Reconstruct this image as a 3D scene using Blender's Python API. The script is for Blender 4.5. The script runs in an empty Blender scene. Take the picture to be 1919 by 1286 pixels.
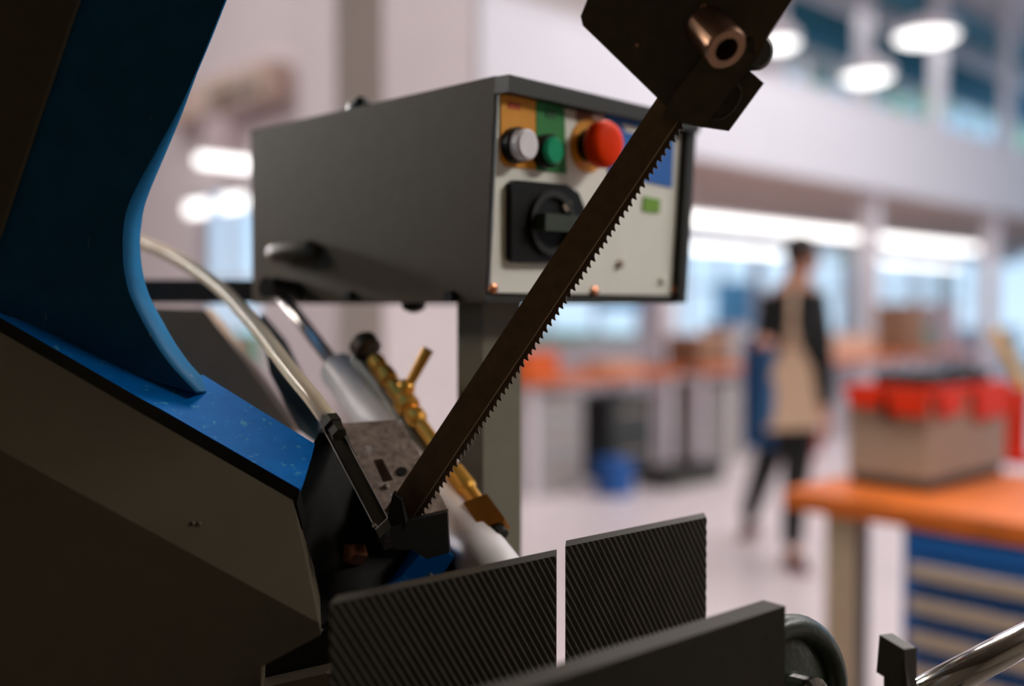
import bpy, bmesh, math, random
from mathutils import Vector, Matrix
random.seed(7)
SC = bpy.context.scene
COL = SC.collection
# ---------------------------------------------------------------- camera
F = 35.0 / 36.0 * 1919.0
CAM = Vector((0, 0, 1.35))
PITCH = math.atan(63.0 / F)
cd = bpy.data.cameras.new('camera'); cam = bpy.data.objects.new('camera', cd); COL.objects.link(cam)
cam.location = CAM; cam.rotation_euler = (math.pi / 2 - PITCH, 0, 0)
cd.lens = 35; cd.sensor_width = 36; cd.sensor_fit = 'HORIZONTAL'; cd.clip_start = .02; cd.clip_end = 300
cd.dof.use_dof = True; cd.dof.focus_distance = .69; cd.dof.aperture_fstop = 1.8; cd.dof.aperture_blades = 0
SC.camera = cam
# ---------------------------------------------------------------- colour management, world, lights
SC.view_settings.view_transform = 'Standard'
SC.view_settings.look = 'None'
SC.view_settings.exposure = 0.08
SC.view_settings.gamma = 1.0
SC.view_settings.use_curve_mapping = False
SC.cycles.use_denoising = True
SC.cycles.max_bounces = 8
SC.cycles.sample_clamp_indirect = 6
w = bpy.data.worlds.new('sky'); SC.world = w; w.use_nodes = True
nt = w.node_tree; nt.nodes.clear()
wo = nt.nodes.new('ShaderNodeOutputWorld'); bg = nt.nodes.new('ShaderNodeBackground')
tc = nt.nodes.new('ShaderNodeTexCoord'); sp = nt.nodes.new('ShaderNodeSeparateXYZ'); cr = nt.nodes.new('ShaderNodeValToRGB')
nt.links.new(tc.outputs['Generated'], sp.inputs[0]); nt.links.new(sp.outputs['Z'], cr.inputs[0])
cr.color_ramp.elements[0].position = 0.0; cr.color_ramp.elements[0].color = (.60, .80, 1.0, 1)
cr.color_ramp.elements[1].position = 0.35; cr.color_ramp.elements[1].color = (.22, .50, .85, 1)
nt.links.new(cr.outputs[0], bg.inputs[0]); bg.inputs[1].default_value = 1.15
nt.links.new(bg.outputs[0], wo.inputs[0])

U = Vector((.72, .694, 0)).normalized(); V = Vector((-.694, .72, 0)).normalized(); Z = Vector((0, 0, 1))
HO = Vector((-.25, 7.86, 0))
def H(a, b, z=0.0): return HO + U * a + V * b + Z * z      # hall coordinates: a along the gallery, b into it

def area(name, loc, target, sx, sy, power, col):
    l = bpy.data.lights.new(name, 'AREA'); l.shape = 'RECTANGLE'; l.size = sx; l.size_y = sy; l.energy = power; l.color = col
    o = bpy.data.objects.new(name, l); COL.objects.link(o); o.location = loc
    o.rotation_euler = (Vector(target) - Vector(loc)).to_track_quat('-Z', 'Y').to_euler()
    return o
area('hall_ceiling_light', H(4.0, -4.6, 6.4), H(4.0, -4.6, 0), 9, 6, 470, (1, .965, .97))
area('added_fill_side', H(2.5, -8.6, 6.2), H(3.5, -1.5, .6), 8, 1.6, 250, (1, .965, .97))  # added fill for bench fronts, drawers and gallery fascia
area('added_fill_column', H(-4.6, 3.2, 6.4), H(-4.0, 2.6, 0), 3, 4, 270, (1, .965, .96))  # added light for the dark column side and the end wall
area('added_fill_ahead', (.45, 2.3, 3.25), (.0, .75, 1.2), 1.4, .35, 82, (1, .93, .86))  # added lamp, brightens the flange, jaw tops and other upward faces
area('added_fill_right', (3.0, .45, 3.2), (.1, .85, 1.35), 1.0, .35, 50, (1, .95, .90))  # added lamp, brightens the button panel of the cabinet
area('added_fill_left', (-3.6, 1.9, 3.2), (-.2, .95, 1.4), 1.0, .35, 46, (1, .91, .80))  # added lamp, brightens the cabinet side and the hydraulic cylinder
area('added_fill_rear_left', (-3.5, 4.4, 2.5), (-.15, .9, 1.25), 1.4, .5, 40, (1, .97, .94)).data.spread = math.radians(50)  # added narrow beam for the cylinder, brass and hose
area('gallery_light', H(9, 5.5, 6.2), H(9, 5.5, 0), 14, 4, 240, (.95, .98, 1))

# ---------------------------------------------------------------- helpers
def P(px, py, d):
    xc = (px - 959.5) / F * d; yc = -(py - 643.0) / F * d
    return CAM + Vector((xc, d * math.cos(PITCH) + yc * math.sin(PITCH), -d * math.sin(PITCH) + yc * math.cos(PITCH)))
def ray(px, py): return (P(px, py, 1.0) - CAM)
class Plane:
    def __init__(s, p0, n): s.p = Vector(p0); s.n = Vector(n).normalized()
    @staticmethod
    def three(a, b, c):
        n = (b - a).cross(c - a).normalized()
        if n.dot(CAM - a) < 0: n = -n
        return Plane(a, n)
    def at(s, px, py, off=0.0):
        r = ray(px, py); t = (s.p + s.n * off - CAM).dot(s.n) / r.dot(s.n)
        return CAM + r * t
    def poly(s, pts, off=0.0): return [s.at(x, y, off) for x, y in pts]
def on_z(px, py, z):
    r = ray(px, py); return CAM + r * ((z - CAM.z) / r.z)
def lin(c):
    c = c / 255.0
    return c / 12.92 if c <= .04045 else ((c + .055) / 1.055) ** 2.4
def rgb(r, g, b): return (lin(r), lin(g), lin(b), 1)

MATS = {}
def mat(name, col, rough=.5, metal=0.0, var=.12, scale=40, bump=0.0, spec=.5, coat=0.0, chips=None):
    if name in MATS: return MATS[name]
    m = bpy.data.materials.new(name); m.use_nodes = True; t = m.node_tree; N = t.nodes
    b = N['Principled BSDF']; b.inputs['Roughness'].default_value = rough; b.inputs['Metallic'].default_value = metal
    b.inputs['Specular IOR Level'].default_value = spec; b.inputs['Coat Weight'].default_value = coat
    co = N.new('ShaderNodeTexCoord'); no = N.new('ShaderNodeTexNoise'); no.inputs['Scale'].default_value = scale; no.inputs['Detail'].default_value = 5
    t.links.new(co.outputs['Object'], no.inputs['Vector'])
    r = N.new('ShaderNodeValToRGB'); t.links.new(no.outputs['Fac'], r.inputs[0])
    c = col; r.color_ramp.elements[0].position = .3; r.color_ramp.elements[1].position = .7
    r.color_ramp.elements[0].color = tuple(x * (1 - var) for x in c[:3]) + (1,)
    r.color_ramp.elements[1].color = tuple(min(1, x * (1 + var)) for x in c[:3]) + (1,)
    out = r.outputs[0]
    if chips:
        ccol, cscale, cth, stretch, rot = chips
        mp = N.new('ShaderNodeMapping'); t.links.new(co.outputs['Object'], mp.inputs[0])
        mp.inputs['Scale'].default_value = stretch; mp.inputs['Rotation'].default_value = rot
        n2 = N.new('ShaderNodeTexNoise'); n2.inputs['Scale'].default_value = cscale; n2.inputs['Detail'].default_value = 6; n2.inputs['Roughness'].default_value = .65
        t.links.new(mp.outputs[0], n2.inputs['Vector'])
        r2 = N.new('ShaderNodeValToRGB'); r2.color_ramp.elements[0].position = cth; r2.color_ramp.elements[1].position = cth + .04
        t.links.new(n2.outputs['Fac'], r2.inputs[0])
        mx = N.new('ShaderNodeMix'); mx.data_type = 'RGBA'
        t.links.new(r2.outputs[0], mx.inputs[0]); t.links.new(out, mx.inputs[6]); mx.inputs[7].default_value = ccol
        out = mx.outputs[2]
    t.links.new(out, b.inputs['Base Color'])
    if bump:
        bp = N.new('ShaderNodeBump'); bp.inputs['Strength'].default_value = bump; bp.inputs['Distance'].default_value = .002
        t.links.new(no.outputs['Fac'], bp.inputs['Height']); t.links.new(bp.outputs[0], b.inputs['Normal'])
    MATS[name] = m; return m
def emit(name, col, s):
    if name in MATS: return MATS[name]
    m = bpy.data.materials.new(name); m.use_nodes = True; N = m.node_tree.nodes; N.clear()
    e = N.new('ShaderNodeEmission'); e.inputs[0].default_value = col; e.inputs[1].default_value = s
    o = N.new('ShaderNodeOutputMaterial'); m.node_tree.links.new(e.outputs[0], o.inputs[0]); MATS[name] = m; return m
def glass(name, tint=(1, 1, 1, 1), gl=.06):
    if name in MATS: return MATS[name]
    m = bpy.data.materials.new(name); m.use_nodes = True; N = m.node_tree.nodes; N.clear(); L = m.node_tree.links
    tr = N.new('ShaderNodeBsdfTransparent'); tr.inputs[0].default_value = tint
    g = N.new('ShaderNodeBsdfGlossy'); g.inputs['Roughness'].default_value = .03
    mx = N.new('ShaderNodeMixShader'); mx.inputs[0].default_value = gl
    o = N.new('ShaderNodeOutputMaterial'); L.new(tr.outputs[0], mx.inputs[1]); L.new(g.outputs[0], mx.inputs[2]); L.new(mx.outputs[0], o.inputs[0]); MATS[name] = m; return m

def obj(name, bm, m, parent=None, smooth=False, bev=0.0, seg=2):
    me = bpy.data.meshes.new(name)
    if bev:
        es = [e for e in bm.edges if len(e.link_faces) == 2 and e.calc_face_angle(0) > .5]
        bmesh.ops.bevel(bm, geom=es, offset=bev, segments=seg, affect='EDGES', profile=.5, clamp_overlap=True)
    bmesh.ops.recalc_face_normals(bm, faces=bm.faces)
    if smooth:
        for f in bm.faces: f.smooth = True
    bm.to_mesh(me); bm.free()
    o = bpy.data.objects.new(name, me); COL.objects.link(o)
    if m: me.materials.append(m)
    if parent is not None:
        o.parent = parent; o.matrix_parent_inverse = parent.matrix_world.inverted() if False else Matrix.Translation(-parent.location)
    return o
def tag(o, label=None, cat=None, group=None, kind=None):
    if label: o['label'] = label
    if cat: o['category'] = cat
    if group: o['group'] = group
    if kind: o['kind'] = kind
    return o
def thing(name, label, cat, loc, group=None):
    o = bpy.data.objects.new(name, None); COL.objects.link(o); o.location = loc; o.empty_display_size = .05
    return tag(o, label, cat, group)
def struct(o): o['kind'] = 'structure'; return o
def prism(pts, ext, bm=None):
    bm = bm or bmesh.new()
    a = [bm.verts.new(p) for p in pts]; b = [bm.verts.new(Vector(p) + ext) for p in pts]; n = len(a)
    bm.faces.new(a); bm.faces.new(b[::-1])
    for i in range(n):
        j = (i + 1) % n; bm.faces.new((a[i], b[i], b[j], a[j]))
    return bm
def box(o, ax, ay, az, bm=None):
    """box with corner o and three edge vectors"""
    o = Vector(o); return prism([o, o + ax, o + ax + ay, o + ay], az, bm)
def frame(ax):
    ax = Vector(ax).normalized(); t = Vector((0, 0, 1)) if abs(ax.z) < .9 else Vector((1, 0, 0))
    x = ax.cross(t).normalized(); y = ax.cross(x).normalized(); return x, y
def lathe(p0, ax, prof, n=24, bm=None, cap=True):
    """profile list of (distance along axis, radius)"""
    bm = bm or bmesh.new(); ax = Vector(ax).normalized(); x, y = frame(ax); rings = []
    for t, r in prof:
        c = Vector(p0) + ax * t
        rings.append([bm.verts.new(c + (x * math.cos(2 * math.pi * k / n) + y * math.sin(2 * math.pi * k / n)) * max(r, 1e-5)) for k in range(n)])
    for a, b in zip(rings, rings[1:]):
        for k in range(n): bm.faces.new((a[k], a[(k + 1) % n], b[(k + 1) % n], b[k]))
    if cap: bm.faces.new(rings[0][::-1]); bm.faces.new(rings[-1])
    return bm
def cyl(p0, p1, r, n=20, bm=None, r1=None):
    p0 = Vector(p0); p1 = Vector(p1); L = (p1 - p0).length
    return lathe(p0, p1 - p0, [(0, r), (L, r if r1 is None else r1)], n, bm)
def smoothline(pts, sub=6):
    pts = [Vector(p) for p in pts]; out = []
    q = [pts[0] * 2 - pts[1]] + pts + [pts[-1] * 2 - pts[-2]]
    for i in range(1, len(q) - 2):
        a, b, c, d = q[i - 1:i + 3]
        for k in range(sub):
            t = k / sub
            out.append(.5 * ((2 * b) + (c - a) * t + (2 * a - 5 * b + 4 * c - d) * t * t + (3 * b - a - 3 * c + d) * t ** 3))
    out.append(pts[-1]); return out
def tube(pts, r, n=12, bm=None, closed=False):
    bm = bm or bmesh.new(); rings = []; N = len(pts)
    up = None
    for i in range(N):
        t = (pts[(i + 1) % N] - pts[i - 1]) if closed else (pts[min(i + 1, N - 1)] - pts[max(i - 1, 0)])
        t.normalize()
        if up is None: up, _ = frame(t)
        x = (up - t * up.dot(t)).normalized(); y = t.cross(x); up = x
        rr = r[i] if isinstance(r, (list, tuple)) else r
        rings.append([bm.verts.new(pts[i] + (x * math.cos(2 * math.pi * k / n) + y * math.sin(2 * math.pi * k / n)) * rr) for k in range(n)])
    for a, b in (list(zip(rings, rings[1:])) + ([(rings[-1], rings[0])] if closed else [])):
        for k in range(n): bm.faces.new((a[k], a[(k + 1) % n], b[(k + 1) % n], b[k]))
    if not closed: bm.faces.new(rings[0][::-1]); bm.faces.new(rings[-1])
    return bm
def ball(c, rx, ry=None, rz=None, bm=None, n=16):
    bm = bm or bmesh.new(); ry = ry or rx; rz = rz or rx
    g = bmesh.ops.create_uvsphere(bm, u_segments=n, v_segments=n // 2 + 2, radius=1)
    for v in g['verts']: v.co = Vector(c) + Vector((v.co.x * rx, v.co.y * ry, v.co.z * rz))
    return bm

# ---------------------------------------------------------------- materials
M_wall = mat('white_plaster', rgb(226, 214, 217), .8, var=.03, scale=3)
M_wallp = mat('pale_pink_plaster', rgb(224, 212, 214), .85, var=.03, scale=3)
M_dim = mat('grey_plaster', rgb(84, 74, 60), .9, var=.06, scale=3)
M_floor = mat('pale_resin_floor', rgb(208, 196, 198), .3, var=.04, scale=2)
M_soffit = mat('brownish_soffit', rgb(204, 178, 165), .85, var=.05, scale=4)
M_fascia = mat('white_fascia', rgb(216, 214, 219), .7, var=.02, scale=3)
M_whitemetal = mat('white_powder_coat', rgb(228, 220, 224), .45, var=.03, scale=10)
M_teal = mat('teal_steel', rgb(52, 122, 146), .5, var=.15, scale=5)
M_guide = mat('oiled_black_guide_steel', rgb(84, 74, 56), .45, var=.2, scale=90, bump=.12)
M_glass = glass('window_glass')
M_lamp = emit('lamp_tube_light', (1, .97, .95, 1), 3.2)
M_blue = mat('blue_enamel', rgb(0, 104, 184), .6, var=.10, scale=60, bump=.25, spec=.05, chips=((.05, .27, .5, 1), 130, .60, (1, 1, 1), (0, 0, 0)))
M_blueweb = mat('scratched_shaded_blue_enamel', rgb(26, 90, 132), .6, var=.10, scale=45, bump=.25, spec=.06, chips=((.35, .33, .28, 1), 14, .69, (9, 9, 1.0), (0, .42, 0)))  # flange enamel with shade mixed into its base colour; scratches are wear
M_grey = mat('warm_grey_machine_paint', rgb(80, 71, 53), .5, var=.05, scale=70, bump=.06, chips=((.03, .025, .018, 1), 90, .76, (1, 1, 1), (0, 0, 0)))
M_boxgrey = mat('dark_grey_cabinet_paint', rgb(78, 64, 48), .55, var=.05, scale=60, bump=.05, spec=.25)
M_postgrey = mat('olive_grey_post_paint', rgb(112, 108, 90), .5, var=.05, scale=60)
M_black = mat('black_oxide_steel', rgb(42, 37, 25), .45, .15, var=.2, scale=80, bump=.1)
M_blackm = mat('matt_black_iron', rgb(22, 20, 14), .6, spec=.3, var=.2, scale=90, bump=.12)
M_cast = mat('worn_cast_steel', rgb(164, 146, 134), .38, .4, var=.35, scale=160, bump=.45, chips=((.55, .5, .5, 1), 70, .60, (1, 1, 1), (0, 0, 0)))
M_blade = mat('brown_band_steel', rgb(112, 88, 60), .45, .4, var=.18, scale=120, bump=.06)
M_tooth = mat('tooth_edge_steel', rgb(96, 74, 50), .45, .4, var=.22, scale=150, bump=.08)
M_edge = mat('bright_weld_line', rgb(206, 178, 140), .4, .3)
M_chrome = mat('polished_chrome', rgb(225, 222, 222), .12, 1.0, var=.02)
M_brass = mat('polished_brass', rgb(255, 184, 80), .3, .7, var=.08)
M_copper = mat('copper_bolt', rgb(196, 128, 92), .3, .9, var=.1)
M_sleeve = mat('pale_grey_cylinder_paint', rgb(240, 232, 230), .4, var=.06, scale=50)
M_panel = mat('off_white_panel', rgb(244, 243, 232), .4, var=.02)
M_wood = mat('orange_beech_worktop', rgb(196, 98, 28), .45, var=.15, scale=12)
M_crate = mat('grey_crate', rgb(150, 136, 122), .6, var=.05)
M_red = mat('red_plastic', rgb(212, 46, 4), .5, var=.06, spec=.25)
M_cabblue = mat('blue_drawer_enamel', rgb(6, 86, 160), .45, var=.05)
M_handle = mat('taupe_handle', rgb(176, 156, 138), .5, var=.05)
M_legbeige = mat('beige_leg_paint', rgb(180, 158, 136), .55, var=.05)
M_darkplastic = mat('black_plastic', rgb(9, 9, 7), .45, var=.1, spec=.25)

# ================================================================= SETTING
def slab(name, o, a, b, c, m, parent=None): return struct(obj(name, box(o, a, b, c), m, parent))
slab('floor', H(-12, -11, -.1), U * 40, V * 22, Z * .1, M_floor)
slab('added_dark_floor', H(-8.2, -11, 0), U * 5.0, V * 19, Z * .004, mat('bounce_cutting_floor', rgb(74, 66, 56), .6, var=.1, scale=4))  # unseen dark floor, added to cut bounce light onto the machine
slab('wall_left', H(-9, 8.5, 0), U * 9, V * .2, Z * 7.7, M_wallp)
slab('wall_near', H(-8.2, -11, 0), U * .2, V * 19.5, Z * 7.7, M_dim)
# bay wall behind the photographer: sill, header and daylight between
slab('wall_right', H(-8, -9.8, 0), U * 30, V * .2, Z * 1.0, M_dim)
slab('wall_right_blocker', H(-8, -9.8, 1.0), U * 11, V * .2, Z * 2.6, M_dim)  # added infill, shuts sky light out of the machine bay
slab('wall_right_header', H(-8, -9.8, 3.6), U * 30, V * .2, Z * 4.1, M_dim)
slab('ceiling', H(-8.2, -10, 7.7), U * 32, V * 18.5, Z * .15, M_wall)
# unseen low deck, added to keep the machine in shade
slab('shade_deck', H(-8.0, -9.6, 3.4), U * 5.2, V * 10.0, Z * .2, M_dim)
# end wall (a = 0, b > 0) with a tall window
ob0, ob1, oz0, oz = 3.45, 4.92, .65, 2.66
slab('wall_end', H(0, .02, 0), U * .25, V * (ob0 - .02), Z * 7.7, M_wallp)
slab('wall_end_far', H(0, ob1, 0), U * .25, V * (8.5 - ob1), Z * 7.7, M_wallp)
slab('wall_end_header', H(0, ob0, oz), U * .25, V * (ob1 - ob0), Z * (7.7 - oz), M_wallp)
slab('wall_end_sill', H(0, ob0, 0), U * .25, V * (ob1 - ob0), Z * oz0, M_wallp)

def window(n, o, ax, az, wd, ht, nv, nh, m, d=.06, fr=.05):
    """window_n: frame with mullions (a part each) and a pane per opening"""
    t = thing('window_%d' % n, None, None, o); t['kind'] = 'structure'
    nn = ax.cross(az).normalized() * d
    cw = wd / nv; chh = ht / nh
    for i in range(nv + 1): obj('mullion', box(o + ax * (i * cw - fr / 2) - nn / 2, ax * fr, az * ht, nn), m, t)
    for j in range(nh + 1): obj('rail', box(o + az * (j * chh - fr / 2) - nn / 2, ax * wd, az * fr, nn), m, t)
    for i in range(nv):
        for j in range(nh): obj('pane', box(o + ax * (i * cw + fr / 2) + az * (j * chh + fr / 2), ax * (cw - fr), az * (chh - fr), nn * .1), M_glass, t)
    return t

window(20, H(.1, ob1, oz0), -V, Z, ob1 - ob0, oz - oz0, 2, 2, M_whitemetal)
# gallery: slab, fascia, columns, rear wall with windows, upper glazing
GZ0, GZ1 = 2.85, 3.84
slab('wall_gallery_fascia', H(0, 0, GZ0), U * 24, V * .15, Z * (GZ1 - GZ0), M_fascia)
slab('ceiling_under_gallery', H(.25, .15, GZ0), U * 24, V * 6, Z * .12, M_soffit)
slab('trim_1', H(0, -.02, GZ1), U * 24, V * .2, Z * .03, M_whitemetal)
for i, a in enumerate((2.62, 7.0, 11.1)):
    slab('trim_%d_column' % (i + 2), H(a, .2, 0), U * .2, V * .2, Z * GZ0, M_whitemetal)
BB = 4.3
slab('wall_back_sill', H(4.1, BB, 0), U * 20, V * .2, Z * .85, M_wall)
slab('wall_back_header', H(4.1, BB, 2.62), U * 20, V * .2, Z * .25, M_wall)
for i in range(5):
    window(i + 1, H(4.2 + i * 3.4, BB + .1, .85), U, Z, 3.3, 1.77, 3, 2, M_whitemetal)
    slab('wall_back_pier', H(4.2 + i * 3.4 - .1, BB, .85), U * .1, V * .2, Z * 1.77, M_wall)
# upper storey
UB = 2.0
slab('wall_upper', H(.25, UB, 2.97), U * 7.2, V * .15, Z * 4.73, mat('upper_wall_grey', rgb(186, 177, 174), .8, var=.03, scale=3))
UW = 4.5
slab('wall_upper_header', H(7.4, UW, 6.55), U * 20, V * .15, Z * 1.1, M_teal)
for i in range(4):
    slab('trim_%d_beam' % (i + 6), H(7.4, UB + .35 + i * .55, 7.0 + .12 * (i % 2)), U * 20, V * .16, Z * .3, M_teal if i != 2 else M_whitemetal)
for i, a in enumerate((7.6, 10.3, 13.2, 16.6)):
    slab('trim_%d_post' % (i + 12), H(a, UB, 2.97), U * .26, V * .18, Z * 4.73, M_whitemetal)
for i in range(4): window(i + 10, H(7.8 + i * 5.0, UW, 3.3), U, Z, 4.9, 3.2, 4, 2, M_whitemetal, fr=.08)
slab('floor_upper', H(.25, .15, 2.97), U * 24, V * 4.3, Z * .05, M_soffit)
# square column beside the saw
CC = Vector((P(720, 600, 4.0).x, 4.0, 0))
slab('trim_20_column', CC, U * .487, V * .332, Z * 7.7, M_wallp)
# outside ground
slab('ground_outside', H(0, 9.2, -.12), U * 40, V * 40, Z * .1, mat('outside_lawn', rgb(96, 140, 60), .9, var=.3, scale=2))
M_leaf = mat('glare_tinted_leaves', rgb(196, 226, 140), .7, var=.3, scale=3)  # bright daylight glare put into the leaf colour
M_bark = mat('tree_bark', rgb(96, 80, 64), .9, var=.3, scale=10)
for i, (a, b, h, r, lab) in enumerate([(25, 9.5, 10.5, 3.0, 'leafy green tree seen through the upper windows beside the middle white post'),
                                       (31.5, 9.5, 11.5, 3.6, 'tall pale green tree seen through the upper windows at their far end'),
                                       (12, 17, 6.0, 2.2, 'bushy green tree seen low through the windows under the gallery')]):
    base = H(a, b, -.02); t = thing('tree', lab, 'tree', base, 'trees outside the windows')
    obj('trunk', cyl(base, base + Z * h * .6, .2, 10, r1=.1), M_bark, t)
    bm = bmesh.new()
    for k in range(420):
        th = random.uniform(0, 2 * math.pi); ph = math.acos(random.uniform(-1, 1)); rr = r * random.uniform(.5, 1) ** .5
        c = base + Vector((rr * math.sin(ph) * math.cos(th), rr * math.sin(ph) * math.sin(th), h * .62 + rr * 1.25 * math.cos(ph)))
        d1 = Vector((random.gauss(0, 1), random.gauss(0, 1), random.gauss(0, 1))).normalized() * .28
        d2 = d1.cross(Vector((random.gauss(0, 1), random.gauss(0, 1), random.gauss(0, 1)))).normalized() * .18
        vs = [bm.verts.new(c + q) for q in (-d1, d2, d1, -d2)]; bm.faces.new(vs)
    f = obj('foliage', bm, M_leaf, t); f['kind'] = 'stuff'

# ================================================================= LAMPS
def linear_lamp(a0, a1, b, z, label, group, top, d=U, e=V):
    p = H(a0, b, z); L = (a1 - a0)
    t = thing('linear_lamp', label, 'lamp', p, group)
    obj('housing', box(p - e * .06 + Z * .03, d * L, e * .12, Z * .04), M_whitemetal, t)
    o = obj('tube', box(p - e * .055 - Z * .05, d * L, e * .11, Z * .08), M_lamp, t)
    for s in (.08, .92): obj('hanger', cyl(p + d * L * s + Z * .07, p + d * L * s + Z * (top - z), .008, 8), M_whitemetal, t)
    return t
g = 'linear lamps under the gallery'
linear_lamp(3.2, 7.35, .55, 2.33, 'long white linear lamp just under the gallery edge, between the first two columns', g, GZ0)
linear_lamp(7.75, 11.2, .55, 2.33, 'white linear lamp just under the gallery edge, beyond the second column', g, GZ0)
linear_lamp(5.2, 10.4, 3.4, 2.33, 'white linear lamp deep under the gallery near the rear windows, beside the man\'s head', g, GZ0)
linear_lamp(13.0, 17.5, 3.4, 2.33, 'white linear lamp deep under the gallery at the far end of the rear windows', g, GZ0)
# lamps and a duct on the end wall
def end_lamp(b0, b1, z, label):
    p = H(-.14, b0, z); d = V * (b1 - b0)
    t = thing('wall_lamp', label, 'lamp', p, 'lamps by the end wall')
    obj('tube', box(p - Z * .06, d, U * .07, Z * .12), M_lamp, t)
    obj('back_plate', box(p + U * .07 - Z * .08, d, U * .07, Z * .16), M_whitemetal, t)
q = P(374, 297, 9.0); dq = q - HO
linear_lamp(dq.dot(U), dq.dot(U) + .5, dq.dot(V), q.z, 'short bright linear lamp hanging on long cables, left of the grey control cabinet top', 'lamps by the end wall', 7.7)
end_lamp(4.36, 4.74, 2.47, 'short bright lamp at the head of the tall window, beside the blue saw bow')
end_lamp(3.55, 3.95, 2.47, 'short bright lamp at the head of the tall window, beside the grey control cabinet')
p = H(-.3, 2.7, 3.42)
t = thing('air_duct', 'grey beige air duct box with a dark grille high on the end wall', 'duct', p)
obj('casing', box(p, V * 2.3, U * .28, Z * .32), M_soffit, t, bev=.01)
obj('grille', box(p + V * .15 - U * .01 + Z * .03, V * 1.0, U * .012, Z * .14), mat('dark_duct_grille', rgb(112, 102, 88), .7), t)
obj('outlet', box(p + V * .9 - Z * .42 + U * .06, V * .5, U * .2, Z * .42), mat('pale_outlet', rgb(206, 186, 190), .7), t, bev=.01)

# round lamps upstairs
for (px, py, d, r, lab) in [(1625, 128, 15.5, .38, 'round white pendant lamp upstairs, lower of two left of the middle post'),
                            (1735, 52, 15.0, .46, 'wide white pendant lamp upstairs, upper one right of the middle post'),
                            (1460, 62, 13.2, .26, 'small white pendant lamp upstairs beside the black blade guide')]:
    c = P(px, py, d); t = thing('pendant_lamp', lab, 'lamp', c, 'pendant lamps upstairs')
    obj('shade', lathe(c - Z * .14, Z, [(0, r), (.12, r), (.26, r * .5), (.32, .05)], 20), M_whitemetal, t, smooth=True)
    obj('bulb', lathe(c - Z * .19, Z, [(0, r * .7), (.05, r * .95)], 20), M_lamp, t)
    obj('cable', cyl(c + Z * .15, Vector((c.x, c.y, 7.7)), .012, 6), M_darkplastic, t)

# ================================================================= BACKGROUND BENCHES
def bench(o, L, D, name, label, top_h=.85, group=None):
    t = thing(name, label, 'bench', o, group)
    obj('worktop', box(o + Z * (top_h - .05), U * L, V * D, Z * .05), M_wood, t, bev=.004)
    for (a, b) in ((.05, .05), (L - .11, .05), (.05, D - .11), (L - .11, D - .11)):
        obj('leg', box(o + U * a + V * b, U * .06, V * .06, Z * (top_h - .05)), M_whitemetal, t)
    obj('rail', box(o + U * .11 + V * (D - .1) + Z * .3, U * (L - .22), V * .03, Z * .06), M_whitemetal, t)
    return t
B0 = Vector((.14, 7.0, 0))
labs = ['orange topped bench at the near end of the far row, beside the control cabinet post',
        'orange topped bench in the far row, just left of the blue jacket',
        'orange topped bench in the far row, behind the black arm of the man',
        'orange topped bench at the far end of the row, behind the grey crate']
starts = [0, 2.05, 4.1, 6.2]
for k in range(4): bench(B0 + U * starts[k], 1.75, .7, 'workbench', labs[k], group='far row of benches')
def clutter(name, o, sx, sy, sz, m, label, cat, lidm=None, lid=.02, bench_i=None):
    t = thing(name, label, cat, o)
    obj('body', box(o, U * sx, V * sy, Z * sz), m, t, bev=.004)
    if lidm: obj('lid', box(o - U * .008 - V * .008 + Z * sz, U * (sx + .016), V * (sy + .016), Z * lid), lidm, t, bev=.003)
    return t
M_orange = mat('orange_plastic', rgb(222, 98, 22), .5, var=.06)
M_peach = mat('peach_cardboard', rgb(214, 170, 144), .7, var=.06)
M_brown = mat('brown_cardboard', rgb(140, 104, 80), .8, var=.08)
M_mauve = mat('mauve_grey_metal', rgb(172, 158, 166), .5, var=.05)
M_green = mat('grey_green_metal', rgb(118, 134, 122), .5, var=.05)
M_graycab = mat('light_grey_cabinet', rgb(170, 164, 162), .5, var=.04)
tz = Z * .85
clutter('storage_bin', B0 + U * .06 + V * .12 + tz, .34, .3, .17, M_orange, 'orange storage bin on the near bench of the far row', 'bin', M_orange)
clutter('cardboard_box', B0 + U * 1.1 + V * .2 + tz, .4, .3, .06, M_peach, 'flat peach box lying on the near bench of the far row', 'box', M_peach, .01)
clutter('storage_box', B0 + U * 2.2 + V * .15 + tz, .45, .35, .26, M_brown, 'brown box on the second bench, left of the blue jacket', 'box', M_peach)
clutter('steel_case', B0 + U * 2.75 + V * .2 + tz, .3, .3, .34, M_graycab, 'pale grey case on the second bench of the far row', 'case', M_mauve)
clutter('red_waste_bin', B0 + U * 3.3 - V * .25, .3, .25, .58, mat('dark_red_plastic', rgb(150, 46, 14), .5), 'dark red bin on the floor in front of the second bench', 'bin', M_orange)
clutter('cardboard_box', B0 + U * 4.5 + V * .15 + tz, 1.0, .4, .2, M_peach, 'long peach box on the third bench behind the man', 'box', M_peach)
clutter('tool_cabinet', B0 + U * 6.4 + V * .2 + tz, .42, .4, .55, M_brown, 'brown cabinet standing on the far bench above the grey crate', 'cabinet', M_brown)
clutter('steel_machine', B0 + U * 6.9 + V * .2 + tz, .3, .4, .3, M_green, 'grey green machine on the far bench above the grey crate', 'machine', M_green)
clutter('bench_machine', B0 + U * 7.5 + V * .2 + tz, .34, .4, .55, M_mauve, 'mauve grey machine at the far end of the bench row', 'machine', M_mauve)
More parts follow.
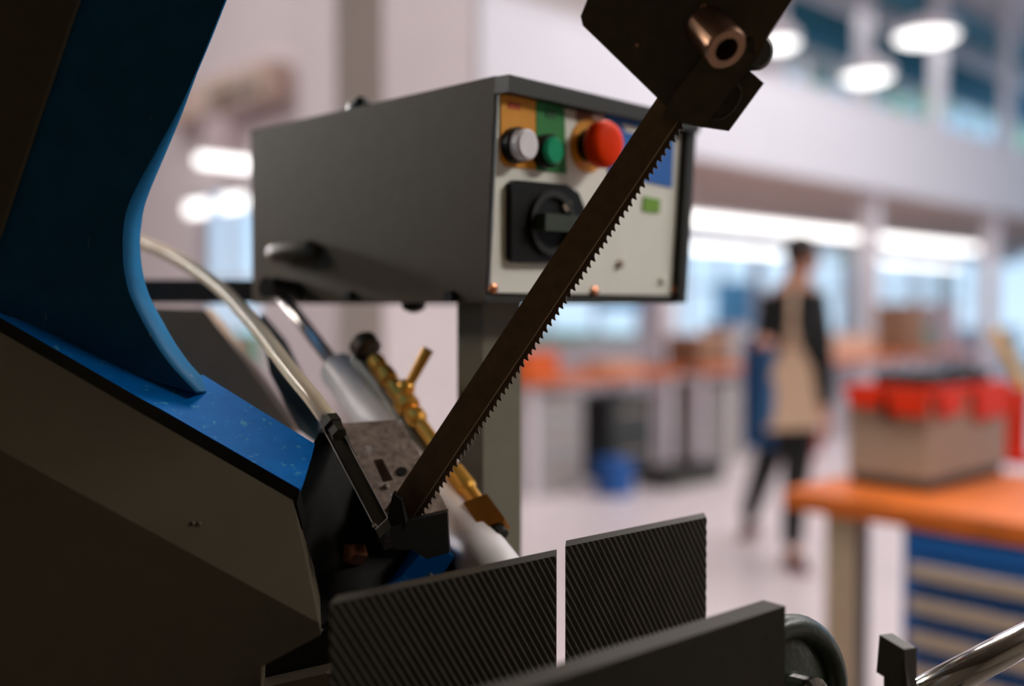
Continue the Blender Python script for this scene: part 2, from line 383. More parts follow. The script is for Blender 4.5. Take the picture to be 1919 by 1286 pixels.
# pedestals under the benches
def pedestal(o, sx, sy, sz, m, label, nd=3, dm=None):
    t = thing('pedestal_cabinet', label, 'cabinet', o, None)
    obj('body', box(o, U * sx, V * sy, Z * sz), m, t)
    for k in range(nd):
        h = sz / nd
        dr = obj('drawer', box(o + U * .02 - V * .018 + Z * (k * h + .012), U * (sx - .04), V * .018, Z * (h - .024)), dm or m, t)
        hd = obj('handle', box(o + U * .1 - V * .035 + Z * (k * h + h * .6), U * (sx - .2), V * .017, Z * .02), M_handle, dr)
pedestal(B0 + U * .15 + V * .1, .5, .5, .72, M_graycab, 'light grey pedestal under the near end bench', 3)
pedestal(B0 + U * .95 + V * .1, .55, .5, .66, mat('charcoal_cabinet', rgb(40, 44, 42), .5), 'charcoal pedestal under the near end bench', 2, mat('charcoal_drawer', rgb(58, 60, 56), .5))
pedestal(B0 + U * 2.4 + V * .1, .6, .5, .7, M_graycab, 'light grey pedestal under the second bench, behind the blue jacket', 3)
clutter('floor_crate', B0 + U * .5 - V * .35, .2, .2, .24, M_cabblue, 'small blue crate on the floor before the near end bench', 'crate', M_cabblue)
clutter('floor_case', B0 + U * 1.0 - V * .45, .7, .3, .12, mat('dark_olive_case', rgb(62, 62, 52), .6), 'flat dark case on the floor before the near end bench', 'case', M_darkplastic)
# hanging blue banner panels near the rear windows
M_poster = mat('light_blue_poster', rgb(92, 170, 222), .6, var=.25, scale=2)
for i, (a, w_, z0, z1, lab) in enumerate([(6.2, 1.1, 1.35, 1.95, 'light blue poster hanging in the rear window left of the man'),
                                     (9.3, 1.1, 1.0, 1.85, 'light blue poster hanging in the rear window right of the man')]):
    t = obj('poster', box(H(a, BB - .12, z0), U * w_, V * .006, Z * (z1 - z0)), M_poster); tag(t, lab, 'poster', 'posters in the rear windows')

# ================================================================= NEAR WORKBENCH WITH BLUE DRAWERS
WF = -V
wc = on_z(1467, 918, .85); wc.z = 0
t = thing('drawer_workbench', 'near workbench with orange wooden top, beige leg and blue drawers', 'workbench', wc)
obj('worktop', box(wc + Z * .80, WF * 1.9, U * .75, Z * .05), M_wood, t, bev=.004)
def wp(s, q, z): return wc + WF * s + U * q + Z * z
obj('leg', box(wp(.12, .02, 0), WF * .09, U * .07, Z * .80), M_legbeige, t, bev=.004)
obj('leg', box(wp(.12, .64, 0), WF * .09, U * .07, Z * .80), M_legbeige, t, bev=.004)
obj('leg', box(wp(1.72, .02, 0), WF * .09, U * .07, Z * .80), M_legbeige, t, bev=.004)
cb = obj('cabinet_body', box(wp(.335, .02, .08), WF * .95, U * .62, Z * .72), M_cabblue, t, bev=.004)
cb['label'] = 'blue drawer cabinet'
hs = [.065, .085, .085, .085, .17, .2]; zt = .795
for k, h in enumerate(hs):
    zt -= h
    dr = obj('drawer', box(wp(.355, .0, zt + .006), WF * .91, U * .02, Z * (h - .012)), M_cabblue, t, bev=.002)
    if k: obj('handle', box(wp(.365, -.018, zt + h - .05), WF * .89, U * .018, Z * .034), M_handle, dr, bev=.003)
# crate on it
c0 = on_z(1737, 926, .85); ca = Vector((.75, .66, 0)).normalized(); cbv = Vector((-.66, .75, 0))
t = thing('tool_crate', 'grey tool crate with red clips along its rim, standing on the near workbench', 'crate', c0)
LA, LB, CH = .50, .235, .262
obj('body', prism([c0 + Z * .035, c0 + ca * LA + Z * .035, c0 + ca * LA + cbv * LB + Z * .035, c0 + cbv * LB + Z * .035], Z * (CH - .035)), M_crate, t, bev=.006)
obj('base', prism([c0 + (ca + cbv) * .006 + Z * 0, c0 + ca * (LA - .006) + cbv * .006, c0 + ca * (LA - .006) + cbv * (LB - .006), c0 + ca * .006 + cbv * (LB - .006)], Z * .036), mat('dark_crate_base', rgb(58, 50, 42), .6), t)
obj('rim', box(c0 - ca * .012 - cbv * .012 + Z * CH, ca * (LA + .024), cbv * (LB + .024), Z * .02), M_red, t, bev=.004)
def clip(s, L, ax, nn, h=.07): return obj('clip', box(c0 + ax * s - nn * .022 + Z * (CH - .045 + (.07 - h)), ax * L, nn * .022, Z * h), M_red, t, bev=.006)
clip(.125, .1, cbv, ca, .062); clip(.0, .1, cbv, ca, .075); clip(.03, .14, ca, cbv, .075); clip(.26, .2, ca, cbv, .1)
obj('latch', box(c0 - ca * .02 + cbv * .105 + Z * (CH - .07), cbv * .018, ca * .02, Z * .06), M_darkplastic, t)
c1 = c0 + ca * .08 + cbv * .03 + Z * (CH + .02)
t = thing('tool_case', 'flat black tool case lying on top of the grey crate', 'case', c1)
obj('body', box(c1, ca * .38, cbv * .17, Z * .035), M_darkplastic, t, bev=.008)
obj('handle', tube(smoothline([c1 + ca * .12 + Z * .03, c1 + ca * .13 + Z * .055, c1 + ca * .25 + Z * .055, c1 + ca * .26 + Z * .03]), .008, 8), M_darkplastic, t)
# red and yellow strap thing right of the crate
c2 = on_z(1912, 868, .85)
t = thing('clamp_stand', 'red upright clamp with a yellow bar on the near workbench, right of the grey crate', 'clamp', c2)
obj('post', box(c2, ca * .06, cbv * .06, Z * .24), M_red, t, bev=.005)
obj('foot', box(c2 - ca * .05 - cbv * .03, ca * .16, cbv * .12, Z * .02), M_red, t, bev=.004)
obj('bar', cyl(c2 + Z * .24 + ca * .03, c2 + Z * .43 - ca * .06 + cbv * .06, .016, 12), mat('yellow_paint', rgb(232, 190, 40), .5), t)

# ================================================================= PERSON
PD = 5.2
def pp(px, py, d=PD): return P(px, py, d)
def skin(name, pts, edges, m, parent=None, sub=2):
    me = bpy.data.meshes.new(name); me.from_pydata([p for p, r in pts], edges, [])
    o = bpy.data.objects.new(name, me); COL.objects.link(o); me.materials.append(m)
    md = o.modifiers.new('skin', 'SKIN'); md.use_smooth_shade = True
    for i, (p, r) in enumerate(pts):
        sv = me.skin_vertices[0].data[i]; sv.radius = r if isinstance(r, tuple) else (r, r); sv.use_root = (i == 0)
    s = o.modifiers.new('sub', 'SUBSURF'); s.levels = sub; s.render_levels = sub
    if parent is not None: o.parent = parent; o.matrix_parent_inverse = Matrix.Translation(-parent.location)
    return o
M_skin = mat('skin', rgb(206, 148, 122), .5, var=.05)
M_hair = mat('dark_brown_hair', rgb(34, 22, 14), .6, var=.2)
M_coat = mat('black_jersey', rgb(18, 18, 18), .8, var=.15)
M_trous = mat('black_trousers', rgb(20, 21, 20), .85, var=.15)
M_tote = mat('natural_canvas', rgb(222, 188, 158), .8, var=.06, scale=60)
M_denim = mat('blue_denim', rgb(66, 116, 164), .8, var=.12, scale=30)
ft = on_z(1490, 1064, 0.0)
man = thing('person', 'person in black top and trousers walking away with a canvas tote on the shoulder', 'person', ft)
J = {'pel': pp(1488, 742), 'ab': pp(1487, 690), 'ch': pp(1486, 610), 'nb': pp(1490, 548), 'nk': pp(1494, 522), 'hd': pp(1500, 500), 'hc': pp(1504, 478), 'ht': pp(1504, 462),
     'sr': pp(1526, 566, 5.18), 'er': pp(1541, 672, 5.15), 'wr': pp(1547, 768, 5.05), 'sl': pp(1448, 566, 5.22), 'el': pp(1426, 660, 5.24), 'wl': pp(1424, 640, 5.02),
     'hr': pp(1504, 762, 5.17), 'kr': pp(1490, 905, 5.17), 'ar': pp(1484, 1038, 5.25), 'tr': pp(1500, 1052, 5.12),
     'hl': pp(1472, 762, 5.23), 'kl': pp(1432, 880, 5.42), 'al': pp(1402, 982, 5.9), 'tl': pp(1408, 1000, 5.98)}
J['ar'].z = .09; J['tr'].z = .035; J['al'].z = .12; J['tl'].z = .035
pts = []; idx = {}; E = []
def add(k, p, r): idx[k] = len(pts); pts.append((p, r))
for k, r in [('pel', (.13, .10)), ('ab', (.125, .095)), ('ch', (.15, .105)), ('nb', (.085, .07)), ('nk', .052), ('hd', (.062, .075)), ('hc', (.078, .092)), ('ht', (.06, .07)),
             ('sr', .055), ('er', .042), ('wr', .028), ('sl', .055), ('el', .042), ('wl', .028), ('hr', .085), ('kr', .055), ('ar', .038), ('tr', .032), ('hl', .085), ('kl', .055), ('al', .038), ('tl', .032)]:
    add(k, J[k], r)
for a, b in ['pel ab', 'ab ch', 'ch nb', 'nb nk', 'nk hd', 'hd hc', 'hc ht', 'nb sr', 'sr er', 'er wr', 'nb sl', 'sl el', 'el wl', 'pel hr', 'hr kr', 'kr ar', 'ar tr', 'pel hl', 'hl kl', 'kl al', 'al tl']and [s.split() for s in ['pel ab', 'ab ch', 'ch nb', 'nb nk', 'nk hd', 'hd hc', 'hc ht', 'nb sr', 'sr er', 'er wr', 'nb sl', 'sl el', 'el wl', 'pel hr', 'hr kr', 'kr ar', 'ar tr', 'pel hl', 'hl kl', 'kl al', 'al tl']]:
    E.append((idx[a], idx[b]))
def hand(wk, down, side, fwd):
    w0 = J[wk]; add(wk + 'p', w0 + down * .075, (.036, .02)); E.append((idx[wk], idx[wk + 'p']))
    for i, (off, L) in enumerate([(-.03, .075), (-.01, .085), (.01, .08), (.03, .062)]):
        k1 = len(pts); pts.append((w0 + down * .095 + side * off, .0095)); E.append((idx[wk + 'p'], k1))
        pts.append((w0 + down * (.095 + L * .55) + side * off + fwd * .008, .0085)); E.append((k1, k1 + 1))
        pts.append((w0 + down * (.095 + L * .9) + side * off + fwd * .03, .0075)); E.append((k1 + 1, k1 + 2))
    k1 = len(pts); pts.append((w0 + down * .045 - side * .042 + fwd * .012, .0105)); E.append((idx[wk + 'p'], k1))
    pts.append((w0 + down * .09 - side * .056 + fwd * .026, .009)); E.append((k1, k1 + 1))
hand('wr', Vector((.08, -.1, -1)).normalized(), Vector((0, 1, 0)), Vector((-1, 0, 0)))
hand('wl', Vector((.1, -1, .05)).normalized(), Vector((1, 0, 0)), Vector((0, 0, -1)))
skin('body', pts, E, M_skin, man)
def sub_skin(name, keys, edges, m, grow):
    ps = [(J[k], r) for k, r in keys]; ii = {k: i for i, (k, r) in enumerate(keys)}
    return skin(name, ps, [(ii[a], ii[b]) for a, b in (e.split() for e in edges)], m, man)
J['nb2'] = J['nb'] - Z * .005; J['nk2'] = J['nb'] + Z * .035
sub_skin('sweater', [('ch', (.175, .13)), ('ab', (.15, .115)), ('pel', (.165, .125)), ('nb2', (.105, .09)), ('nk2', (.062, .062)), ('sr', .085), ('er', .06), ('wr', .046), ('sl', .085), ('el', .056), ('wl', .042)],
         ['ch ab', 'ab pel', 'ch nb2', 'nb2 nk2', 'nb2 sr', 'sr er', 'er wr', 'nb2 sl', 'sl el', 'el wl'], M_coat, 0)
J['pel2'] = J['pel'] + Z * .01
sub_skin('trousers', [('pel2', (.15, .115)), ('hr', .1), ('kr', .072), ('ar', .058), ('hl', .1), ('kl', .072), ('al', .058)], ['pel2 hr', 'hr kr', 'kr ar', 'pel2 hl', 'hl kl', 'kl al'], M_trous, 0)
for a_, t_, m_ in (('ar', 'tr', M_darkplastic), ('al', 'tl', M_darkplastic)):
    d = (J[t_] - J[a_]); d.z = 0; d = d.normalized()
    c = J[a_].copy(); c.z = 0
    s = skin('shoe', [(c + Z * .05 - d * .04, (.045, .045)), (c + Z * .045 + d * .07, (.046, .04)), (c + Z * .035 + d * .17, (.04, .032))], [(0, 1), (1, 2)], m_, man)
    obj('sole', prism([c + Vector((d.x * q - d.y * e, d.y * q + d.x * e, .001)) for q, e in ((-.08, -.04), (.1, -.045), (.2, -.03), (.2, .03), (.1, .045), (-.08, .04))], Z * .018), mat('reddish_sole', rgb(150, 84, 72), .7), s)
bm = ball(J['hc'] + Vector((-.012, -.006, .02)), .088, .098, .10)
for v in list(bm.verts):
    if v.co.z < J['hc'].z - .03 and v.co.x > J['hc'].x - .02: bm.verts.remove(v)
obj('hair', bm, M_hair, man, smooth=True)
fx = Vector((.9, .3, 0)).normalized()
for s in (-1, 1):
    obj('eye', ball(J['hc'] + fx * .078 + fx.cross(Z) * s * .03 - Z * .012, .011), M_darkplastic, man)
    obj('ear', ball(J['hc'] + fx.cross(Z) * s * .083 - Z * .02, .014, .012, .03), M_skin, man)
obj('nose', ball(J['hc'] + fx * .092 - Z * .035, .014, .012, .022), M_skin, man)
obj('mouth', ball(J['hc'] + fx * .082 - Z * .065, .008, .02, .006), mat('lips', rgb(170, 90, 80), .5), man)
# tote bag
tb = pp(1490, 806, 4.97)
t = thing('tote_bag', 'natural canvas tote bag hanging from the shoulder of the person in black', 'bag', tb)
Q = [pp(x, y, 4.97) for x, y in ((1440, 808), (1540, 803), (1522, 690), (1502, 652), (1468, 656), (1446, 700))]
bm = prism(Q, Vector((0, .075, 0))); obj('pouch', bm, M_tote, t, bev=.012, seg=3)
for x0, dd in ((1474, 4.99), (1496, 5.03)):
    obj('strap', tube(smoothline([pp(x0, 668, dd), pp(1484, 600, 4.98), pp(1486, 560, 5.03), pp(1490, 541, 5.12), pp(1484, 556, 5.28)]), .014, 8), M_tote, t, smooth=True)
# denim jacket over the arm
jk = pp(1420, 838, 5.1)
t = thing('denim_jacket', 'blue denim jacket hanging over the left arm of the person in black', 'jacket', jk)
bm = bmesh.new(); cols = 14; rows = 12; vv = []
for r_ in range(rows + 1):
    row = []
    for c_ in range(cols + 1):
        s = c_ / cols; q = r_ / rows
        x = 1392 + (1452 - 1392) * s; y = 632 + (840 - 632) * q
        row.append(bm.verts.new(pp(x, y, 5.06 + .03 * math.sin(s * 11 + q) * (.3 + q) - .03 * (1 - q) ** 3)))
    vv.append(row)
for r_ in range(rows):
    for c_ in range(cols): bm.faces.new((vv[r_][c_], vv[r_][c_ + 1], vv[r_ + 1][c_ + 1], vv[r_ + 1][c_]))
bmesh.ops.solidify(bm, geom=bm.faces[:], thickness=.04)
obj('cloth', bm, M_denim, t, smooth=True)
obj('sleeve', tube(smoothline([pp(1440, 640, 5.02), pp(1445, 720, 5.0), pp(1441, 800, 5.0)]), [.03] * 6 + [.034] * 6 + [.03], 10), M_denim, t, smooth=True)

# ================================================================= CONTROL CABINET
e1 = Vector((.712, .702, 0)).normalized(); e2 = Vector((-.727, .687, 0)).normalized()
K = Vector((P(928, 142, .80).x, P(928, 142, .80).y, 0)); zt = P(928, 142, .80).z; zb = P(908, 566, .80).z
LW, LD, tilt = .262, .359, .0115
cab = thing('control_cabinet', 'grey sheet steel control cabinet with button panel standing on a post', 'control box', Vector((K.x, K.y, zb)))
a0 = K + Z * zt; b0 = K + e2 * tilt + Z * zb
bm = bmesh.new()
vs = [bm.verts.new(p) for p in (a0, a0 + e1 * LW, b0 + e1 * LW, b0, a0 + e2 * LD, a0 + e1 * LW + e2 * LD, b0 + e1 * LW + e2 * (LD - tilt), b0 + e2 * (LD - tilt))]
for f in ((0, 1, 2, 3), (4, 7, 6, 5), (0, 3, 7, 4), (1, 5, 6, 2), (0, 4, 5, 1), (3, 2, 6, 7)): bm.faces.new([vs[i] for i in f])
obj('housing', bm, M_boxgrey, cab, bev=.0025)
fn = (b0 - a0).cross(e1).normalized()
if fn.dot(CAM - a0) < 0: fn = -fn
dn = (b0 - a0).normalized(); FH = (b0 - a0).length
M_rim = mat('dark_olive_rim_paint', rgb(30, 30, 20), .5, var=.08)
obj('hood', box(a0 - Z * .0 + dn * .0005, e1 * LW, dn * .0135, fn * .016), M_rim, cab, bev=.001)
obj('side_lip', box(a0 + e1 * (LW - .012) + dn * .014, e1 * .012, dn * (FH - .015), fn * .012), M_rim, cab, bev=.001)
obj('bottom_lip', box(a0 + e1 * .0 + dn * (FH - .006), e1 * (LW - .012), dn * .006, fn * .008), M_rim, cab, bev=.001)
panel = obj('front_panel', box(a0 + e1 * .0015 + dn * .015, e1 * (LW - .016), dn * (FH - .023), fn * .004), M_panel, cab, bev=.001)
PL = Plane(a0, fn)
def plate(name, px, m, off=.0041, th=.0015, parent=panel):
    return obj(name, prism(PL.poly(px, off), fn * th), m, parent)
def kid(name, bm, m, parent, **kw):
    o = obj(name, bm, m, None, **kw); o.parent = parent; o.matrix_parent_inverse = parent.matrix_basis.inverted() if not parent.parent else (parent.parent.matrix_basis @ parent.matrix_parent_inverse).inverted(); return o
cp = lambda name, bm, m, **kw: obj(name, bm, m, cab, **kw)
def cplate(name, px, m, off=.0041, th=.0012): return obj(name, prism(PL.poly(px, off), fn * th), m, cab)
panel_o = panel
M_yel = mat('amber_label', rgb(226, 150, 20), .5, var=.05); M_grn = mat('green_label', rgb(20, 128, 50), .5, var=.05)
M_blu = mat('blue_label', rgb(34, 108, 196), .5, var=.05)
cplate('amber_label', [(937, 176), (1002, 188), (1002, 318), (946, 312), (937, 300)], M_yel)
cplate('green_label', [(1004, 190), (1056, 201), (1060, 326), (1004, 319)], M_grn)
cplate('blue_label', [(1133, 214), (1262, 243), (1258, 352), (1140, 326)], M_blu)
cplate('white_stripe', [(1165, 232), (1240, 249), (1236, 262), (1172, 247)], M_panel, .0053, .0006)
cplate('red_mark', [(952, 190), (974, 194), (974, 206), (952, 202)], mat('red_print', rgb(190, 70, 20), .5), .0053, .0006)
cplate('green_mark', [(1022, 204), (1040, 207), (1040, 222), (1022, 219)], mat('dark_green_print', rgb(10, 84, 34), .5), .0053, .0006)
cplate('lime_label', [(1205, 368), (1236, 374), (1234, 400), (1203, 396)], mat('lime_label', rgb(120, 170, 50), .5))
def pbase(px, py, off=.0055): return PL.at(px, py, off)
q = pbase(962, 273); obj('button_collar', lathe(q, fn, [(0, .0145), (.007, .0145), (.008, .0135)], 28), M_darkplastic, cab, smooth=False)
obj('white_button', lathe(q, fn, [(.006, .0125), (.016, .0125), (.018, .0105)], 28), mat('white_button_plastic', rgb(244, 240, 248), .35), cab)
q = pbase(1018, 284); obj('button_collar', lathe(q, fn, [(0, .014), (.009, .014), (.010, .013)], 28), M_darkplastic, cab)
obj('green_button', lathe(q, fn, [(.008, .0115), (.0125, .0115), (.0145, .0095)], 28), mat('green_button_plastic', rgb(6, 150, 104), .3), cab)
q = pbase(1100, 273); obj('amber_disc', lathe(pbase(1102, 273, .0041), fn, [(0, .0235), (.0016, .0235)], 36), M_yel, cab)
obj('stop_collar', lathe(q, fn, [(0, .014), (.012, .014)], 28), M_darkplastic, cab)
obj('stop_button', lathe(q, fn, [(.010, .0145), (.014, .0200), (.022, .0205), (.026, .0185), (.0275, .013), (.028, .004)], 36), mat('red_mushroom_plastic', rgb(238, 58, 0), .5, spec=.06), cab, smooth=True)
obj('label_tab', prism(PL.poly([(1080, 208), (1110, 214), (1108, 232), (1080, 226)], .0041), fn * .001), M_brown, cab)
# rotary main switch
sw = obj('switch_plate', prism(PL.poly([(948, 345), (956, 338), (1050, 346), (1074, 362), (1086, 392), (1088, 480), (1080, 494), (956, 492), (948, 486)], .0041), fn * .007), M_darkplastic, cab, bev=.001)
q = pbase(1032, 418, .011)
obj('switch_ring', lathe(q, fn, [(0, .0275), (.004, .0275), (.004, .022), (.001, .022)], 32, cap=False), mat('dark_grey_plastic', rgb(30, 32, 26), .4), cab)
hx = (PL.at(1085, 415) - PL.at(1010, 410)).normalized(); hy = fn.cross(hx).normalized()
obj('switch_knob', box(q - hx * .022 - hy * .007 + fn * .001, hx * .044, hy * .014, fn * .014), mat('grey_green_plastic', rgb(56, 64, 52), .4), cab, bev=.002)
obj('lock_disc', lathe(pbase(1060, 385, .0115), fn, [(0, .005), (.003, .005)], 16), M_handle, cab)
for x, y, m_ in ((922, 541, M_copper), (1112, 546, M_copper), (1262, 543, M_copper), (1160, 495, M_handle), (1240, 526, M_panel)):
    q = PL.at(x, y, .0041); obj('screw', lathe(q, fn, [(0, .0042), (.003, .004), (.004, .002)], 14), m_, cab)
# side latch, rubber feet, gland
SP = Plane(b0, e2.cross(Z) if e2.cross(Z).dot(CAM - b0) > 0 else -e2.cross(Z))
l0, l1 = SP.at(522, 474, .006), SP.at(578, 469, .006)
dl = (l1 - l0).normalized()
obj('latch_grip', lathe(l0 - dl * .012, dl, [(0, .004), (.003, .0085), (.008, .0095), ((l1 - l0).length + .018, .0095), ((l1 - l0).length + .024, .005)], 16), M_boxgrey, cab, smooth=True)
for x in (660, 848):
    q = SP.at(x, 556, 0); obj('bolt', lathe(q, SP.n, [(0, .0055), (.006, .0055)], 6), M_darkplastic, cab)
q = SP.at(775, 572, -.03); obj('drain_plug', lathe(q, -Z, [(-.004, .012), (.004, .01), (.007, .003)], 12), M_darkplastic, cab)
q = K + e2 * .2 + e1 * .02 + Z * zt; obj('cable_gland', lathe(q, Z, [(0, .013), (.008, .013), (.008, .009), (.014, .007)], 12), M_darkplastic, cab)
kp = P(905, 700, .86); kp = Vector((kp.x, kp.y, .0))
post = obj('post', prism([kp, kp + e1 * .047, kp + e1 * .047 + e2 * .032, kp + e2 * .032], Z * (zb + .001)), M_postgrey, cab, bev=.002)
obj('post_flange', box(kp - e1 * .05 - e2 * .05 + Z * .0, e1 * .15, e2 * .14, Z * .01), M_postgrey, cab)

# ================================================================= SAW ARM: blue bow, covers
WP = Plane.three(P(590, 830, .685), P(0, 300, .735), P(422, 0, .70))
bw = P(200, 700, .72)
arm = thing('bandsaw_bow', 'blue enamelled bow frame of the bandsaw with dark grey wheel covers', 'saw frame', bw)
edge = [(590, -430), (455, -80), (422, 0), (384, 95), (342, 190), (297, 275), (256, 350), (238, 392), (231, 430), (230, 470), (233, 510), (246, 560), (282, 630), (316, 680), (350, 718), (368, 737)]
edge = [(v.x, v.y) for v in smoothline([Vector((x, y, 0)) for x, y in edge], 5)]
outline = edge + [(250, 704), (150, 660), (20, 604), (-160, 560), (-160, -430)]
def rim_depth(y): return .002 + .020 * min(1, max(0, (y - 150) / 260)) + .006 * min(1, max(0, (y - 450) / 150))
bm = bmesh.new()
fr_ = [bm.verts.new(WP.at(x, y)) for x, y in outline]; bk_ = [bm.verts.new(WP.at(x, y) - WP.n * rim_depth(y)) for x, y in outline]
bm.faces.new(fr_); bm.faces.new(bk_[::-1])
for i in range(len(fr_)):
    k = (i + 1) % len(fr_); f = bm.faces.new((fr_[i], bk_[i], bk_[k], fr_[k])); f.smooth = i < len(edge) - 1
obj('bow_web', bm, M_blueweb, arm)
# lower flange
FA, FB, FC = P(590, 832, .700), P(562, 917, .652), P(378, 702, .735)
FP = Plane.three(FA, FB, FC)
fl = FP.poly([(-60, 565), (20, 593), (200, 660), (352, 716), (380, 702), (590, 832), (576, 878), (562, 917), (300, 766), (-60, 556 + 30)])
obj('bow_flange', prism(fl, -FP.n * .011), M_blue, arm, bev=.0012)
M_seam = M_blackm
# shaded front face of the blue flange, put in as a black strip
lip = [P(-40, 572, .66), P(300, 768, .655), P(562, 918, .65), P(556, 944, .65), P(300, 795, .655), P(-40, 600, .66)]
obj('flange_shade_strip', prism(lip, Vector((0, .02, -.022))), M_blackm, arm)
# lower wheel cover: two facets and side
C1 = Plane.three(P(549, 938, .65), P(598, 1168, .63), P(0, 845, .60))
C2 = Plane.three(C1.at(598, 1168), C1.at(0, 845), P(300, 1400, .615))
cv = C1.poly([(-60, 588), (300, 795), (549, 938), (598, 1168), (300, 1006), (-60, 811)]) + C2.poly([(602, 1190), (490, 1250), (486, 1400), (-60, 1400)])
bm = bmesh.new(); fv = [bm.verts.new(p) for p in cv]; bk = [bm.verts.new(p + Vector((-.02, .10, -.08 if i < 3 else 0))) for i, p in enumerate(cv)]
for f in ((0, 1, 2, 3, 4, 5), (5, 4, 3, 6, 7, 8, 9)): bm.faces.new([fv[i] for i in f])
ring = [0, 1, 2, 3, 6, 7, 8, 9, 5]
for i in range(len(ring)):
    a, b = ring[i], ring[(i + 1) % len(ring)]; bm.faces.new((fv[a], fv[b], bk[b], bk[a]))
obj('wheel_cover', bm, M_grey, arm, bev=.0018)['label'] = 'chamfered dark grey lower wheel cover'
for x, y in ((361, 981), (373, 982)):
    p = C1.at(x, y); obj('rivet', ball(p, .0016, n=8), M_grey, arm)
UP = Plane(WP.p + WP.n * .0042, WP.n)
obj('upper_cover', prism(UP.poly([(-160, -430), (280, -430), (172, -80), (145, 0), (72, 215), (0, 432), (-160, 900 - 20)]), -UP.n * .004), M_grey, arm, bev=.0012)['label'] = 'grey upper wheel cover plate'

# ================================================================= BLADE
BT = P(1272, 190, .645); BBm = P(778, 932, .72)       # centre line, top and bottom
Ld = (BT - BBm).normalized(); hz = Vector((Ld.x, Ld.y, 0)).normalized(); nb = hz.cross(Z).normalized()
if nb.dot(CAM - BT) < 0: nb = -nb
wd = nb.cross(Ld).normalized()
if wd.x < 0: wd = -wd                                   # towards the teeth
BW = .0268
blade = thing('saw_band', 'toothed brown steel band saw blade running diagonally between its two guides', 'blade', BBm)
s0 = BBm - Ld * .03; LL = (BT - BBm).length + .075
th = .0011
band0, band1 = -BW / 2, BW / 2 - .0062
obj('band', box(s0 + wd * band0 - nb * th / 2, Ld * LL, wd * (band1 - band0), nb * th), M_blade, blade)
ln = obj('weld_line', box(s0 + wd * (band1 - .0004) - nb * (th / 2 + .00025), Ld * LL, wd * .0008, nb * (th + .0005)), M_edge, blade)
bm = bmesh.new(); x = 0.0; prof = []; k = 0
pitches = [.0044, .0050, .0056, .0048, .0042, .0053]
tooth_pts = []
while x < LL - .007:
    p = pitches[k % 6]
    dpt = .0030 * (p / .005)
    tooth_pts.append((x, p, dpt, (0, .00035, -.00035)[k % 3])); x += p; k += 1
tip = BW / 2
for (x, p, dpt, st) in tooth_pts:
    g = tip - dpt
    poly = [(x, band1), (x, g + .0002), (x + p * .12, g), (x + p * .45, g + dpt * .25), (x + p * .8, tip - .0002), (x + p * .93, tip), (x + p * .98, tip - dpt * .5), (x + p, g + .0002), (x + p, band1)]
    # teeth point down the band
    poly = [(2 * x + p - u, v) for u, v in poly]
    pts3 = [s0 + Ld * u + wd * v - nb * th / 2 + nb * (st * max(0, (v - g) / dpt)) for u, v in poly]
    prism(pts3, nb * th, bm)
obj('tooth_strip', bm, M_tooth, blade)['label'] = 'row of cutting teeth along the lower edge'

# ================================================================= UPPER GUIDE
UPn = (nb * .9 + Vector((.1, -.2, -.25))).normalized()
UG = Plane(P(1280, 120, .628), UPn)
ug = thing('upper_blade_guide', 'black steel upper blade guide with a large socket bolt', 'blade guide', P(1280, 150, .63))
obj('plate', prism(UG.poly([(1088, 30), (1128, -70), (1128, -330), (1720, -330), (1560, -90), (1486, 0), (1442, 64), (1420, 110), (1262, 208), (1244, 196), (1092, 48)]), -UPn * .022), M_guide, ug, bev=.0045, seg=1)
UG2 = Plane(P(1300, 150, .622), UPn)
obj('bar_block', prism(UG2.poly([(1330, 92), (1424, 104), (1316, 240), (1240, 222), (1252, 190)]), -UPn * .02), M_guide, ug, bev=.0015)
UG3 = Plane(P(1370, 180, .632), UPn)
obj('pad_holder', prism(UG3.poly([(1396, 124), (1432, 156), (1366, 246), (1304, 237), (1330, 180)]), -UPn * .028), M_guide, ug, bev=.0012)
p = UG3.at(1358, 190, .0006)
ov = []
ax_o = (UG3.at(1385, 160) - UG3.at(1335, 222)).normalized(); ay_o = UPn.cross(ax_o)
for k in range(24):
    a = 2 * math.pi * k / 24; ov.append(p + ax_o * math.cos(a) * .0125 + ay_o * math.sin(a) * .0075)
obj('slot_ring', tube(ov, .0011, 6, closed=True), M_guide, ug)
baxis = (Vector((.42, -1, -.95))).normalized()
q = UG.at(1325, 52, 0)
M_bolt = mat('oiled_bolt_steel', rgb(186, 146, 122), .24, .9, var=.1)
bo = obj('socket_bolt', lathe(q, baxis, [(-.002, .0135), (.026, .0135), (.028, .0125), (.028, .0075), (.018, .0070)], 32, cap=False), M_bolt, ug, smooth=False)
obj('bolt_socket', lathe(q, baxis, [(.012, .0072), (.0185, .0072)], 6), M_blackm, ug)
q2 = UG.at(1404, 98, -.012)
obj('side_bolt', lathe(q2, Vector((.25, -1, -.2)), [(0, .0115), (.010, .0115), (.012, .009)], 24), M_black, ug)
for x, y, r in ((1319, 12, .0028), (1338, 25, .0022), (1193, 84, .0022)):
    obj('stud', ball(UG.at(x, y, .0005), r, n=10), M_bolt, ug)

